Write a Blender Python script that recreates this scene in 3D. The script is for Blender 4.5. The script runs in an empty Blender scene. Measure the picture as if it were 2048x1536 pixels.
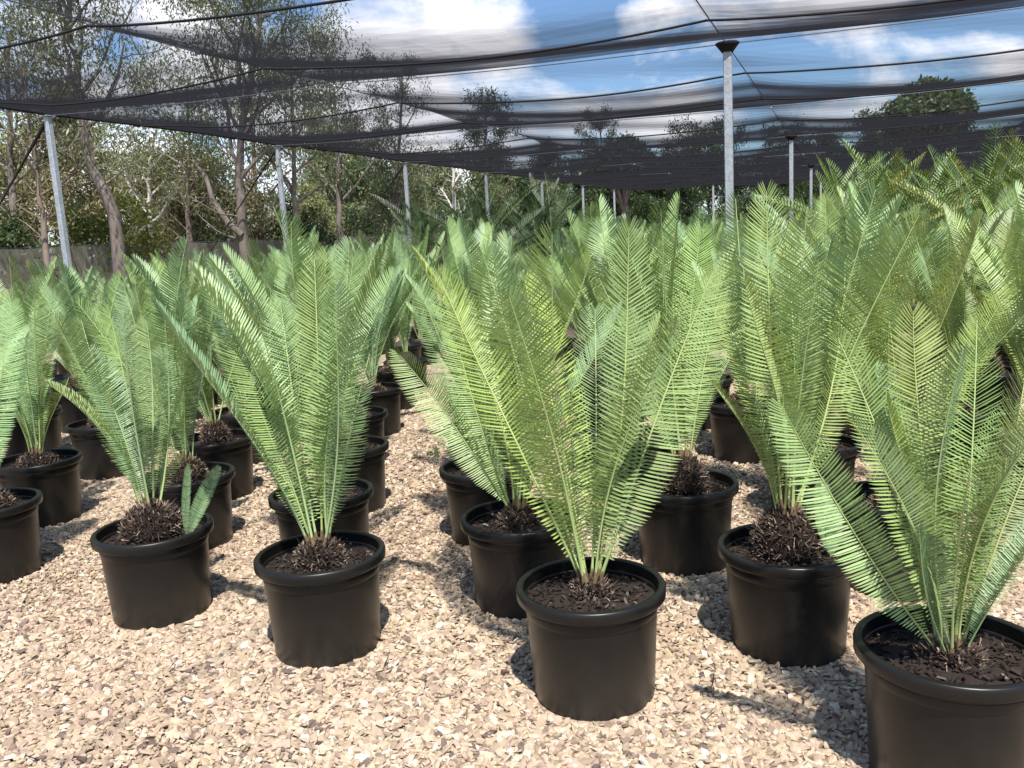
import bpy, math, random
import numpy as np
from mathutils import Matrix, Vector
R = math.radians
sc = bpy.context.scene
# ------------------------------------------------------------------ camera
F_PX, PITCH, ROLL, HC = 1745.28, 0.1643022, -0.0552097, 1.5
cp, sp_, cr, sr = math.cos(PITCH), math.sin(PITCH), math.cos(ROLL), math.sin(ROLL)
_f = np.array([0, cp, -sp_]); _u0 = np.array([0, sp_, cp]); _x0 = np.array([1., 0, 0])
CX = _x0 * cr + _u0 * sr; CU = -_x0 * sr + _u0 * cr; CF = _f
cam = bpy.data.cameras.new('camera'); camo = bpy.data.objects.new('camera', cam)
sc.collection.objects.link(camo); sc.camera = camo
cam.sensor_fit = 'HORIZONTAL'; cam.sensor_width = 36.0; cam.lens = 36.0 * F_PX / 2048
cam.clip_start = 0.05; cam.clip_end = 3000
camo.matrix_world = Matrix(((CX[0], CU[0], -CF[0], 0), (CX[1], CU[1], -CF[1], 0), (CX[2], CU[2], -CF[2], HC), (0, 0, 0, 1)))

def ray(px, py):
    return CF * F_PX + CX * (px - 1024) - CU * (py - 768)
def at(px, py, Y):                      # world point seen at a photo pixel, at forward distance Y
    d = ray(px, py); return np.array([0, 0, HC]) + d * (Y / d[1])
def pix(P):
    P = np.asarray(P, float) - np.array([0, 0, HC]); z = P @ CF
    return 1024 + F_PX * (P @ CX) / z, 768 - F_PX * (P @ CU) / z
# ------------------------------------------------------------------ sun, sky, exposure
SUN_EL, SUN_AZ = R(61), math.atan2(.187, -.98)
sund = np.array([math.sin(SUN_AZ) * math.cos(SUN_EL), math.cos(SUN_AZ) * math.cos(SUN_EL), math.sin(SUN_EL)])
sl = bpy.data.lights.new('sun', 'SUN'); sl.energy = 5.0; sl.angle = R(0.8); sl.color = (1, .955, .88)
so = bpy.data.objects.new('sun', sl); sc.collection.objects.link(so)
so.rotation_euler = Vector(sund).to_track_quat('Z', 'Y').to_euler(); so.location = (0, 0, 30)
sc.view_settings.view_transform = 'Standard'; sc.view_settings.look = 'None'
sc.view_settings.exposure = 0.80; sc.view_settings.gamma = 1
w = bpy.data.worlds.new("World"); sc.world = w; w.use_nodes = True
nt = w.node_tree; nt.nodes.clear(); N = nt.nodes.new; LK = nt.links.new
sky = N('ShaderNodeTexSky'); sky.sky_type = 'NISHITA'; sky.sun_disc = False
sky.sun_elevation = SUN_EL; sky.sun_rotation = SUN_AZ; sky.air_density = 1.0; sky.dust_density = .4; sky.ozone_density = 1.5
tc = N('ShaderNodeTexCoord'); sep = N('ShaderNodeSeparateXYZ'); LK(tc.outputs['Generated'], sep.inputs[0])
# clouds on a flat layer: direction / (height + offset)
def mth(op, a, b=None, clamp=False):
    m = N('ShaderNodeMath'); m.operation = op; m.use_clamp = clamp
    for i, v in enumerate((a, b)):
        if v is None: continue
        if hasattr(v, 'is_linked'): LK(v, m.inputs[i])
        else: m.inputs[i].default_value = v
    return m.outputs[0]
# cumulus: soft lumps of cloud placed round the sky by direction, broken up by noise
ya = mth('MAXIMUM', mth('ABSOLUTE', sep.outputs[1]), .05)
ca_, cb_ = mth('DIVIDE', sep.outputs[0], ya), mth('DIVIDE', sep.outputs[2], ya)
cmb = N('ShaderNodeCombineXYZ'); LK(ca_, cmb.inputs[0]); LK(mth('MULTIPLY', cb_, 1.5), cmb.inputs[1]); LK(mth('MULTIPLY', mth('SIGN', sep.outputs[1]), 3.0), cmb.inputs[2])
def blob(px, py, wx, wy, amp):
    d = ray(px, py); a0, b0 = d[0] / d[1], d[2] / d[1]
    ex = mth('POWER', mth('ABSOLUTE', mth('DIVIDE', mth('SUBTRACT', ca_, a0), wx / F_PX)), 2.0); ey = mth('POWER', mth('ABSOLUTE', mth('DIVIDE', mth('SUBTRACT', cb_, b0), wy / F_PX)), 2.0)
    return mth('MULTIPLY', mth('EXPONENT', mth('MULTIPLY', mth('ADD', ex, ey), -1.0)), amp)
tot = None
for q in [(930, 40, 190, 95, .5), (740, 140, 160, 120, .5), (1010, 150, 110, 60, .3), (1640, 5, 330, 45, .5), (1290, 30, 90, 50, .35), (1260, 235, 260, 50, .42), (1410, 165, 80, 55, .3), (1930, 85, 110, 28, .42), (2040, 130, 60, 40, .4), (330, 150, 160, 60, .4), (80, 20, 260, 60, .4), (420, 20, 120, 60, .3), (350, 340, 600, 110, .5), (900, 350, 260, 60, .3), (1640, 230, 160, 30, .25), (1150, 60, 90, 120, -.35), (1560, 130, 200, 45, -.25), (1900, 40, 170, 25, -.3), (255, 110, 70, 45, -.35)]:
    bq = blob(*q); tot = bq if tot is None else mth('ADD', tot, bq)
n1 = N('ShaderNodeTexNoise'); n1.inputs['Scale'].default_value = 5.5; n1.inputs['Detail'].default_value = 10; n1.inputs['Roughness'].default_value = .58; n1.inputs['Distortion'].default_value = .3
LK(cmb.outputs[0], n1.inputs['Vector'])
cr1 = N('ShaderNodeValToRGB'); cr1.color_ramp.elements[0].position = .27; cr1.color_ramp.elements[1].position = .68; LK(mth('ADD', mth('MULTIPLY', n1.outputs[0], 2.3), mth('SUBTRACT', mth('MULTIPLY', tot, 1.0), .93)), cr1.inputs[0])
n2 = N('ShaderNodeTexNoise'); n2.inputs['Scale'].default_value = 8.5; n2.inputs['Detail'].default_value = 7; LK(cmb.outputs[0], n2.inputs['Vector'])
cr2 = N('ShaderNodeValToRGB'); cr2.color_ramp.elements[0].position = .36; cr2.color_ramp.elements[0].color = (7.6, 7.7, 8.4, 1)
cr2.color_ramp.elements[1].position = .6; cr2.color_ramp.elements[1].color = (10.4, 10.4, 10.9, 1); LK(n2.outputs[0], cr2.inputs[0])
skm = N('ShaderNodeMix'); skm.data_type = 'RGBA'; skm.blend_type = 'MULTIPLY'; skm.inputs[0].default_value = 1
LK(sky.outputs[0], skm.inputs[6]); skm.inputs[7].default_value = (.82, .98, 1.16, 1)
mx = N('ShaderNodeMix'); mx.data_type = 'RGBA'; LK(cr1.outputs[0], mx.inputs[0]); LK(skm.outputs[2], mx.inputs[6]); LK(cr2.outputs[0], mx.inputs[7])
bg = N('ShaderNodeBackground'); bg.inputs[1].default_value = 0.10; LK(mx.outputs[2], bg.inputs[0])
wo = N('ShaderNodeOutputWorld'); LK(bg.outputs[0], wo.inputs[0])
cy = sc.cycles
cy.use_denoising = True; cy.max_bounces = 10; cy.transparent_max_bounces = 24; cy.diffuse_bounces = 3; cy.glossy_bounces = 2; cy.transmission_bounces = 4
cy.sample_clamp_indirect = 4
# ------------------------------------------------------------------ helpers
def link(o, parent=None):
    sc.collection.objects.link(o)
    if parent is not None: o.parent = parent
    return o
def tag(o, label=None, cat=None, group=None, kind=None):
    for k, v in (('label', label), ('category', cat), ('group', group), ('kind', kind)):
        if v: o[k] = v
    return o
def empty(name, loc=(0, 0, 0)):
    o = bpy.data.objects.new(name, None); o.location = loc; o.empty_display_size = .1; return link(o)
class MB:                                # collects geometry for ONE mesh
    def __init__(s): s.v = []; s.f = []; s.n = 0
    def add(s, V, Fs, mat=0, smooth=False):
        V = np.asarray(V, float); 
        if not isinstance(Fs, (list, tuple)): Fs = [Fs]
        for F in Fs:
            F = np.asarray(F, int)
            if len(F): s.f.append((F + s.n, mat, smooth))
        s.v.append(V); s.n += len(V)
    def mesh(s, name, mats):
        me = bpy.data.meshes.new(name); V = np.concatenate(s.v)
        me.vertices.add(len(V)); me.vertices.foreach_set('co', V.astype(np.float32).ravel())
        loops = np.concatenate([f.ravel() for f, _, _ in s.f]); tot = np.concatenate([np.full(len(f), f.shape[1]) for f, _, _ in s.f])
        me.loops.add(len(loops)); me.loops.foreach_set('vertex_index', loops.astype(np.int32))
        me.polygons.add(len(tot)); st = np.concatenate([[0], np.cumsum(tot)[:-1]])
        me.polygons.foreach_set('loop_start', st.astype(np.int32))
        me.polygons.foreach_set('material_index', np.concatenate([np.full(len(f), m) for f, m, _ in s.f]).astype(np.int32))
        me.polygons.foreach_set('use_smooth', np.concatenate([np.full(len(f), sm) for f, _, sm in s.f]).astype(bool))
        for m in mats: me.materials.append(m)
        me.update(calc_edges=True); me.validate(); return me
    def obj(s, name, mats, parent=None):
        return link(bpy.data.objects.new(name, s.mesh(name, mats if isinstance(mats, (list, tuple)) else [mats])), parent)
def norm(v): v = np.asarray(v, float); return v / (np.linalg.norm(v, axis=-1, keepdims=True) + 1e-12)
def tube(mb, P, rad, sides=6, mat=0, cap=True, smooth=True):
    P = np.asarray(P, float); n = len(P); rad = np.broadcast_to(np.asarray(rad, float), (n,))
    T = norm(np.gradient(P, axis=0)); a = np.array([0, 0, 1.]) if abs(T[0][2]) < .9 else np.array([1., 0, 0])
    U = norm(np.cross(T, a)); W_ = np.cross(T, U); an = np.arange(sides) * 2 * math.pi / sides
    V = P[:, None] + (U[:, None] * np.cos(an)[None, :, None] + W_[:, None] * np.sin(an)[None, :, None]) * rad[:, None, None]
    i = np.arange(n - 1)[:, None] * sides; j = np.arange(sides)[None]; j2 = (j + 1) % sides
    Q = np.stack([i + j, i + j2, i + sides + j2, i + sides + j], -1).reshape(-1, 4)
    fs = [Q]
    V = V.reshape(-1, 3)
    mb.add(V, fs, mat, smooth)
    if cap:
        for e, c in ((0, P[0]), (n - 1, P[-1])):
            ring = V[e * sides:(e + 1) * sides]; k = np.arange(sides)
            mb.add(np.vstack([ring, c]), np.stack([k, (k + 1) % sides, np.full(sides, sides)], -1), mat, False)
def lathe(mb, prof, seg=48, mat=0, smooth=True, c=(0, 0, 0)):
    prof = np.asarray(prof, float); n = len(prof); an = np.arange(seg) * 2 * math.pi / seg
    V = np.stack([prof[:, None, 0] * np.cos(an), prof[:, None, 0] * np.sin(an), np.repeat(prof[:, 1:2], seg, 1)], -1).reshape(-1, 3) + np.asarray(c)
    i = np.arange(n - 1)[:, None] * seg; j = np.arange(seg)[None]; j2 = (j + 1) % seg
    mb.add(V, np.stack([i + j, i + j2, i + seg + j2, i + seg + j], -1).reshape(-1, 4), mat, smooth)
def box(mb, c, sz, mat=0, bev=0.0):
    c = np.asarray(c, float); h = np.asarray(sz, float) / 2
    V = np.array([[x, y, z] for z in (-1, 1) for y in (-1, 1) for x in (-1, 1)]) * h + c
    mb.add(V, np.array([[0, 2, 3, 1], [4, 5, 7, 6], [0, 1, 5, 4], [2, 6, 7, 3], [0, 4, 6, 2], [1, 3, 7, 5]]), mat)
# ------------------------------------------------------------------ materials
def mat(name):
    m = bpy.data.materials.new(name); m.use_nodes = True; t = m.node_tree; t.nodes.clear()
    o = t.nodes.new('ShaderNodeOutputMaterial'); return m, t, o
def nd(t, kind, **kw):
    n = t.nodes.new(kind)
    for k, v in kw.items():
        if k.startswith('i_'): n.inputs[k[2:].replace('_', ' ')].default_value = v
        else: setattr(n, k, v)
    return n
def ramp(t, src, stops):
    n = t.nodes.new('ShaderNodeValToRGB'); e = n.color_ramp.elements
    while len(e) < len(stops): e.new(.5)
    for el, (p, c) in zip(e, stops): el.position = p; el.color = (*c, 1)
    t.links.new(src, n.inputs[0]); return n.outputs[0]
def mixc(t, fac, a, b, bt='MIX'):
    n = t.nodes.new('ShaderNodeMix'); n.data_type = 'RGBA'; n.blend_type = bt
    for s_, v in ((0, fac), (6, a), (7, b)):
        if hasattr(v, 'is_linked'): t.links.new(v, n.inputs[s_])
        elif isinstance(v, (tuple, list)): n.inputs[s_].default_value = (*v, 1)[:4]
        else: n.inputs[s_].default_value = v
    return n.outputs[2]
def bsdf(t, o, col, rough=.6, spec=.4, metal=0., bump=None, bstr=.3, bdist=.01, link_out=True):
    b = t.nodes.new('ShaderNodeBsdfPrincipled')
    if hasattr(col, 'is_linked'): t.links.new(col, b.inputs['Base Color'])
    else: b.inputs['Base Color'].default_value = (*col, 1)
    if hasattr(rough, 'is_linked'): t.links.new(rough, b.inputs['Roughness'])
    else: b.inputs['Roughness'].default_value = rough
    b.inputs['Specular IOR Level'].default_value = spec; b.inputs['Metallic'].default_value = metal
    if bump is not None:
        bp = t.nodes.new('ShaderNodeBump'); bp.inputs['Strength'].default_value = bstr; bp.inputs['Distance'].default_value = bdist
        t.links.new(bump, bp.inputs['Height']); t.links.new(bp.outputs[0], b.inputs['Normal'])
    if link_out: t.links.new(b.outputs[0], o.inputs[0])
    return b
def noise(t, scale, detail=3, rough=.5, vec=None, coord='Object'):
    n = nd(t, 'ShaderNodeTexNoise'); n.inputs['Scale'].default_value = scale; n.inputs['Detail'].default_value = detail; n.inputs['Roughness'].default_value = rough
    if vec is None: vec = t.nodes.new('ShaderNodeTexCoord').outputs[coord]
    t.links.new(vec, n.inputs['Vector']); return n.outputs[0]
def leafmat(name, base=None, trans=.3, rough=.45, spec=.35, var=.25):
    m, t, o = mat(name)
    oi = t.nodes.new('ShaderNodeObjectInfo'); geo = t.nodes.new('ShaderNodeNewGeometry')
    col = oi.outputs['Color'] if base is None else None
    if col is None:
        rgb = t.nodes.new('ShaderNodeRGB'); rgb.outputs[0].default_value = (*base, 1); col = rgb.outputs[0]
    hs = t.nodes.new('ShaderNodeHueSaturation')
    def mr(src, a, b):
        n = t.nodes.new('ShaderNodeMapRange'); n.inputs[3].default_value = a; n.inputs[4].default_value = b; t.links.new(src, n.inputs[0]); return n.outputs[0]
    t.links.new(mr(geo.outputs['Random Per Island'], 1 - var, 1 + var), hs.inputs['Value'])
    t.links.new(mr(oi.outputs['Random'], .487, .513), hs.inputs['Hue'])
    t.links.new(mr(oi.outputs['Random'], 1.1, .85), hs.inputs['Saturation'])
    t.links.new(col, hs.inputs['Color'])
    pat = noise(t, 9, 4)
    c2 = mixc(t, pat, hs.outputs[0], mixc(t, 1.0, hs.outputs[0], (.8, .86, .82), 'MULTIPLY'))
    b = bsdf(t, o, c2, rough, spec, link_out=False)
    tr = t.nodes.new('ShaderNodeBsdfTranslucent')
    t.links.new(mixc(t, 1.0, c2, (1.55, 1.45, .6), 'MULTIPLY'), tr.inputs[0])
    ms = t.nodes.new('ShaderNodeMixShader'); ms.inputs[0].default_value = trans
    t.links.new(b.outputs[0], ms.inputs[1]); t.links.new(tr.outputs[0], ms.inputs[2]); t.links.new(ms.outputs[0], o.inputs[0])
    return m
M = {}
m, t, o = mat('stalk_base'); bsdf(t, o, mixc(t, noise(t, 60, 4), (.07, .045, .025), (.21, .16, .08)), .8, .2); M['stalk_base'] = m
M['frond'] = leafmat('frond_leaf', None, .2, .5, .55, .22)
m, t, o = mat('rachis'); oi = t.nodes.new('ShaderNodeObjectInfo')
bsdf(t, o, mixc(t, .4, oi.outputs['Color'], (.38, .42, .17)), .5, .35); M['rachis'] = m
m, t, o = mat('black_plastic')
nz = noise(t, 3.5, 6, .6); nf = noise(t, 60, 3)
col = mixc(t, nz, (.006, .0058, .0056), (.013, .012, .011))
gz = nd(t, 'ShaderNodeTexCoord'); sx = t.nodes.new('ShaderNodeSeparateXYZ'); t.links.new(gz.outputs['Object'], sx.inputs[0])
dz = t.nodes.new('ShaderNodeMapRange'); dz.inputs[1].default_value = 0; dz.inputs[2].default_value = .26; dz.inputs[3].default_value = .30; dz.inputs[4].default_value = 0; t.links.new(sx.outputs[2], dz.inputs[0])
mm = t.nodes.new('ShaderNodeMath'); mm.operation = 'MULTIPLY'; t.links.new(dz.outputs[0], mm.inputs[0]); t.links.new(noise(t, 7, 6, .65), mm.inputs[1])
col = mixc(t, mm.outputs[0], col, (.16, .135, .11))
rg = t.nodes.new('ShaderNodeMapRange'); rg.inputs[3].default_value = .26; rg.inputs[4].default_value = .44; t.links.new(nz, rg.inputs[0])
bsdf(t, o, col, rg.outputs[0], .3, bump=nf, bstr=.06, bdist=.002); M['pot'] = m
m, t, o = mat('potting_mix'); geo = t.nodes.new('ShaderNodeNewGeometry')
col = ramp(t, geo.outputs['Random Per Island'], [(0, (.012, .008, .006)), (.6, (.03, .019, .014)), (.86, (.06, .04, .03)), (.96, (.2, .16, .13)), (1, (.42, .38, .34))])
bsdf(t, o, mixc(t, noise(t, 120, 4), col, (.012, .008, .006)), .85, .3, bump=noise(t, 160, 4), bstr=.8, bdist=.006); M['soil'] = m
m, t, o = mat('caudex_scales'); geo = t.nodes.new('ShaderNodeNewGeometry')
col = ramp(t, geo.outputs['Random Per Island'], [(0, (.02, .014, .011)), (.5, (.06, .04, .03)), (.8, (.115, .078, .058)), (.93, (.22, .16, .115)), (1, (.40, .32, .23))])
bsdf(t, o, col, .7, .3); M['caudex'] = m
m, t, o = mat('dark_core'); bsdf(t, o, (.014, .009, .007), .9, .2); M['soil_dark'] = m
m, t, o = mat('gravel_stone'); geo = t.nodes.new('ShaderNodeNewGeometry')
STONES = [(0, (0.125, 0.095, 0.082)), (0.035, (0.174, 0.131, 0.115)), (0.08, (0.305, 0.231, 0.18)), (0.3, (0.409, 0.32, 0.227)), (0.5, (0.469, 0.376, 0.266)), (0.66, (0.436, 0.335, 0.266)), (0.82, (0.507, 0.421, 0.309)), (0.95, (0.556, 0.489, 0.391)), (1, (0.632, 0.591, 0.5))]
col = ramp(t, geo.outputs['Random Per Island'], STONES)
big = noise(t, .9, 4, .6); sm = noise(t, 70, 4)
col = mixc(t, sm, col, mixc(t, 1., col, (.74, .7, .66), 'MULTIPLY'))
col = mixc(t, ramp(t, big, [(.42, (0, 0, 0)), (.7, (.55, .55, .55))]), col, mixc(t, 1., col, (.86, .78, .74), 'MULTIPLY'))
bsdf(t, o, col, .85, .25, bump=noise(t, 180, 3), bstr=.35, bdist=.003); M['stone'] = m
m, t, o = mat('gravel_bed'); tcn = t.nodes.new('ShaderNodeTexCoord')
vo = nd(t, 'ShaderNodeTexVoronoi'); vo.inputs['Scale'].default_value = 38; t.links.new(tcn.outputs['Object'], vo.inputs['Vector'])
sp2 = t.nodes.new('ShaderNodeSeparateColor'); t.links.new(vo.outputs['Color'], sp2.inputs[0])
col = ramp(t, sp2.outputs[0], STONES)
col = mixc(t, ramp(t, vo.outputs['Distance'], [(.35, (0, 0, 0)), (.75, (1, 1, 1))]), col, (.2, .145, .1))
far = noise(t, .12, 5, .6)
col = mixc(t, ramp(t, far, [(.45, (0, 0, 0)), (.6, (.6, .6, .6))]), col, (.25, .2, .14))
bsdf(t, o, col, .9, .2, bump=vo.outputs['Distance'], bstr=.7, bdist=-.02); M['bed'] = m
m, t, o = mat('galvanised_steel')
v2 = nd(t, 'ShaderNodeTexVoronoi'); v2.inputs['Scale'].default_value = 45; t.links.new(t.nodes.new('ShaderNodeTexCoord').outputs['Object'], v2.inputs['Vector'])
s3 = t.nodes.new('ShaderNodeSeparateColor'); t.links.new(v2.outputs['Color'], s3.inputs[0])
col = mixc(t, s3.outputs[0], (.30, .33, .36), (.44, .47, .50)); col = mixc(t, ramp(t, noise(t, 5, 5, .6), [(.45, (0, 0, 0)), (.8, (.6, .6, .6))]), col, (.24, .25, .25))
bsdf(t, o, col, .5, .5, .35); M['galv'] = m
m, t, o = mat('black_strap'); bsdf(t, o, (.012, .012, .014), .8, .2); M['strap'] = m
m, t, o = mat('wire_rope'); bsdf(t, o, (.09, .10, .12), .45, .4, .4); M['wire'] = m
# knitted shade cloth: the open area closes up as the cloth is seen edge-on
m, t, o = mat('shade_cloth_knit')
g = t.nodes.new('ShaderNodeNewGeometry'); dp = t.nodes.new('ShaderNodeVectorMath'); dp.operation = 'DOT_PRODUCT'
t.links.new(g.outputs['True Normal'], dp.inputs[0]); t.links.new(g.outputs['Incoming'], dp.inputs[1])
def tm(op, a, b=None):
    n = t.nodes.new('ShaderNodeMath'); n.operation = op
    for i, v in enumerate((a, b)):
        if v is None: continue
        if hasattr(v, 'is_linked'): t.links.new(v, n.inputs[i])
        else: n.inputs[i].default_value = v
    return n.outputs[0]
ca = tm('MAXIMUM', tm('ABSOLUTE', dp.outputs['Value']), .012)
at_ = t.nodes.new('ShaderNodeAttribute'); at_.attribute_name = 'uv_cloth'
mpg = t.nodes.new('ShaderNodeMapping'); mpg.inputs['Scale'].default_value = (14, .35, 1); t.links.new(at_.outputs['Vector'], mpg.inputs[0])
st = noise(t, 1.0, 6, .62, mpg.outputs[0])
kk = t.nodes.new('ShaderNodeMapRange'); kk.inputs[1].default_value = .3; kk.inputs[2].default_value = .7; kk.inputs[3].default_value = .023; kk.inputs[4].default_value = .030; t.links.new(st, kk.inputs[0])
tr_ = tm('EXPONENT', tm('MULTIPLY', tm('DIVIDE', kk.outputs[0], tm('POWER', ca, 2.2)), -1.0))
tp = t.nodes.new('ShaderNodeBsdfTransparent'); df = t.nodes.new('ShaderNodeBsdfDiffuse'); df.inputs[0].default_value = (.012, .012, .014, 1)
tl = t.nodes.new('ShaderNodeBsdfTranslucent'); tl.inputs[0].default_value = (.022, .022, .027, 1)
ad = t.nodes.new('ShaderNodeMixShader'); ad.inputs[0].default_value = .5; t.links.new(df.outputs[0], ad.inputs[1]); t.links.new(tl.outputs[0], ad.inputs[2])
ms = t.nodes.new('ShaderNodeMixShader'); t.links.new(tr_, ms.inputs[0]); t.links.new(ad.outputs[0], ms.inputs[1]); t.links.new(tp.outputs[0], ms.inputs[2]); t.links.new(ms.outputs[0], o.inputs[0]); M['cloth'] = m
def barkmat(name, a, b, sc_=6):
    m, t, o = mat(name); tcn = t.nodes.new('ShaderNodeTexCoord'); mpn = t.nodes.new('ShaderNodeMapping'); mpn.inputs['Scale'].default_value = (1, 1, .35); t.links.new(tcn.outputs['Object'], mpn.inputs[0])
    nn = noise(t, sc_, 7, .65, mpn.outputs[0])
    bsdf(t, o, ramp(t, nn, [(.3, a), (.7, b)]), .9, .2, bump=nn, bstr=.7, bdist=.03); return m
M['bark'] = barkmat('grey_brown_bark', (.075, .06, .052), (.23, .195, .168))
M['bark_pink'] = barkmat('salmon_bark', (.20, .10, .06), (.46, .29, .20))
M['bark_white'] = barkmat('white_bark', (.35, .32, .29), (.68, .65, .6))
M['bark_red'] = barkmat('reddish_bark', (.11, .085, .07), (.27, .215, .18))
M['gum_leaf'] = leafmat('gum_leaf', None, .28, .4, .4, .35)
m, t, o = mat('fence_mesh')
nzf = noise(t, 3, 5, .6); col = mixc(t, nzf, (.14, .135, .105), (.22, .205, .165))
d1 = t.nodes.new('ShaderNodeBsdfDiffuse'); t.links.new(col, d1.inputs[0]); tp = t.nodes.new('ShaderNodeBsdfTransparent')
ms = t.nodes.new('ShaderNodeMixShader'); ms.inputs[0].default_value = .24; t.links.new(d1.outputs[0], ms.inputs[1]); t.links.new(tp.outputs[0], ms.inputs[2]); t.links.new(ms.outputs[0], o.inputs[0]); M['fence'] = m
# ------------------------------------------------------------------ plan of the shade house (rows of posts)
TH = 0.372398957; S = 5.5; PL, PR, AL = 1.9629894, 0.21961953, 1.79042643
DV = np.array([math.sin(TH), math.cos(TH), 0]); NV = np.array([-math.cos(TH), math.sin(TH), 0])
DL = (PL - PR) / 2
HZ = {PL: HC + 2.129, PL - DL: HC + 2.03, PR: HC + 1.912}
def hcab(v):                             # cable height across the house, v = perpendicular distance / S
    return float(np.interp(v, [PR - 2 * DL, PR, PR + DL, PL], [HC + 1.95, HC + 1.912, HC + 2.03, HC + 2.129]))
def house(u, v, z): return DV * (u * S) + NV * (v * S) + np.array([0, 0, z])
# ground
mb = MB(); mb.add([[-400, -60, 0], [400, -60, 0], [400, 900, 0], [-400, 900, 0]], np.array([[0, 1, 2, 3]]))
tag(mb.obj('ground', M['bed']), 'flat ground of pale gravel and dry soil reaching to the trees', 'ground', kind='structure')
# cloth
K0, K1 = -2.0, 6.0
vs = [PL - DL * i for i in range(0, 8)]
us = np.unique(np.concatenate([np.arange(K0, K1 + 1e-6, 1 / 24.)]))
vv = []
for a, b in zip(vs[:-1], vs[1:]): vv += list(np.linspace(a, b, 15)[:-1])
vv.append(vs[-1]); vv = np.array(vv)
rngc = np.random.default_rng(4)
jit = rngc.normal(0, .018, (12, 10))
PROF_X = [0, .10, .30, .45, .60, .73, .80, .92, 1.0]; PROF_Z = [0, -.045, -.125, -.150, -.165, -.155, -.13, -.045, 0]
def cloth_z(k, v):
    i = math.floor(k); w_ = k - i
    fv = ((PL - v) / DL); c = math.floor(fv + 1e-9); fr = fv - c
    s_ = abs(math.sin(math.pi * fr)) ** .8
    z = hcab(v) + .015
    z += np.interp(w_, PROF_X, PROF_Z) * (.42 + .3 * s_ + 4 * jit[i % 12, c % 10])
    z -= s_ * (.03 + .08 * math.sin(math.pi * w_) ** 2)
    z += .012 * math.sin(k * 9.1 + v * 4) + .008 * math.sin(k * 23 + v * 7.7)
    if fv < .35: z0 = hcab(v) + .015; z = z0 + (z - z0) * (.08 + .92 * fv / .35)
    return z
V = []; UV = []
for k in us:
    for v in vv:
        e = 0
        if abs(v - PL) < 1e-6:          # scalloped open edge between the perimeter posts
            e = -.03 * math.sin(math.pi * (k - math.floor(k)))
        V.append(house(AL + k, v + e, cloth_z(k, v))); UV.append((k * S, v * S, 0))
nu, nv = len(us), len(vv)
i = np.arange(nu - 1)[:, None] * nv; j = np.arange(nv - 1)[None]
mb = MB(); mb.add(np.array(V), np.stack([i + j, i + j + 1, i + nv + j + 1, i + nv + j], -1).reshape(-1, 4), 0, False)
cloth = mb.obj('shade_cloth', M['cloth']); a_ = cloth.data.attributes.new('uv_cloth', 'FLOAT_VECTOR', 'POINT'); a_.data.foreach_set('vector', np.array(UV, np.float32).ravel())
tag(cloth, 'black knitted shade cloth stretched over the whole nursery on cables', 'shade cloth')
for kk_ in [x + off for x in range(-1, 6) for off in (.30, .735)]:
    mb = MB(); P = [house(AL + kk_, v, cloth_z(kk_, v) - .012) for v in vv]
    tube(mb, P, .012, 5); mb.obj('seam', M['strap'], cloth)
mb = MB(); P = []
for k in us: P.append(house(AL + k, PL - .03 * math.sin(math.pi * (k - math.floor(k))), cloth_z(k, PL) - .01))
tube(mb, P, .022, 5); mb.obj('hem', M['strap'], cloth)
mb = MB(); tube(mb, [house(AL + K1, v, cloth_z(K1, v) - .01) for v in vv], .022, 5); mb.obj('hem', M['strap'], cloth)
# wires: one under each row, one along each line of posts
for n_, k in enumerate(range(-2, 7)):
    mb = MB(); tube(mb, [house(AL + k, v, hcab(v) - .012 - .03 * abs(math.sin(math.pi * (PL - v) / DL))) for v in vv], .006, 5)
    tag(mb.obj('support_wire', M['wire']), 'thin steel wire under the shade cloth running across the house from post row %d' % (k + 3), 'wire', 'wires under the shade cloth')
for c, v in enumerate(vs[1:6]):
    mb = MB(); tube(mb, [house(AL + k, v, hcab(v) - .026) for k in np.arange(-2, 6.01, .5)], .006, 5)
    tag(mb.obj('support_wire', M['wire']), ['thin steel wire under the cloth running lengthwise midway to the left posts', 'thin steel wire under the cloth running lengthwise over the inner posts', 'thin steel wire running lengthwise just right of the inner posts', 'thin steel wire running lengthwise second right of the inner posts', 'thin steel wire running lengthwise farthest right of the inner posts'][c], 'wire', 'wires under the shade cloth')
mb = MB(); lathe(mb, [(.001, -.02), (.018, -.012), (.022, 0), (.018, .014), (.001, .02)], 8); CLIP = mb.mesh('clamp', [M['galv']])
for wire, k in [(o, i - 2) for i, o in enumerate([o for o in sc.collection.objects if o.name.startswith('support_wire')][:9])]:
    for v in vs[1:6]: link(bpy.data.objects.new('clamp', CLIP), wire).location = house(AL + k, v, hcab(v) - .035)
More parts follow.
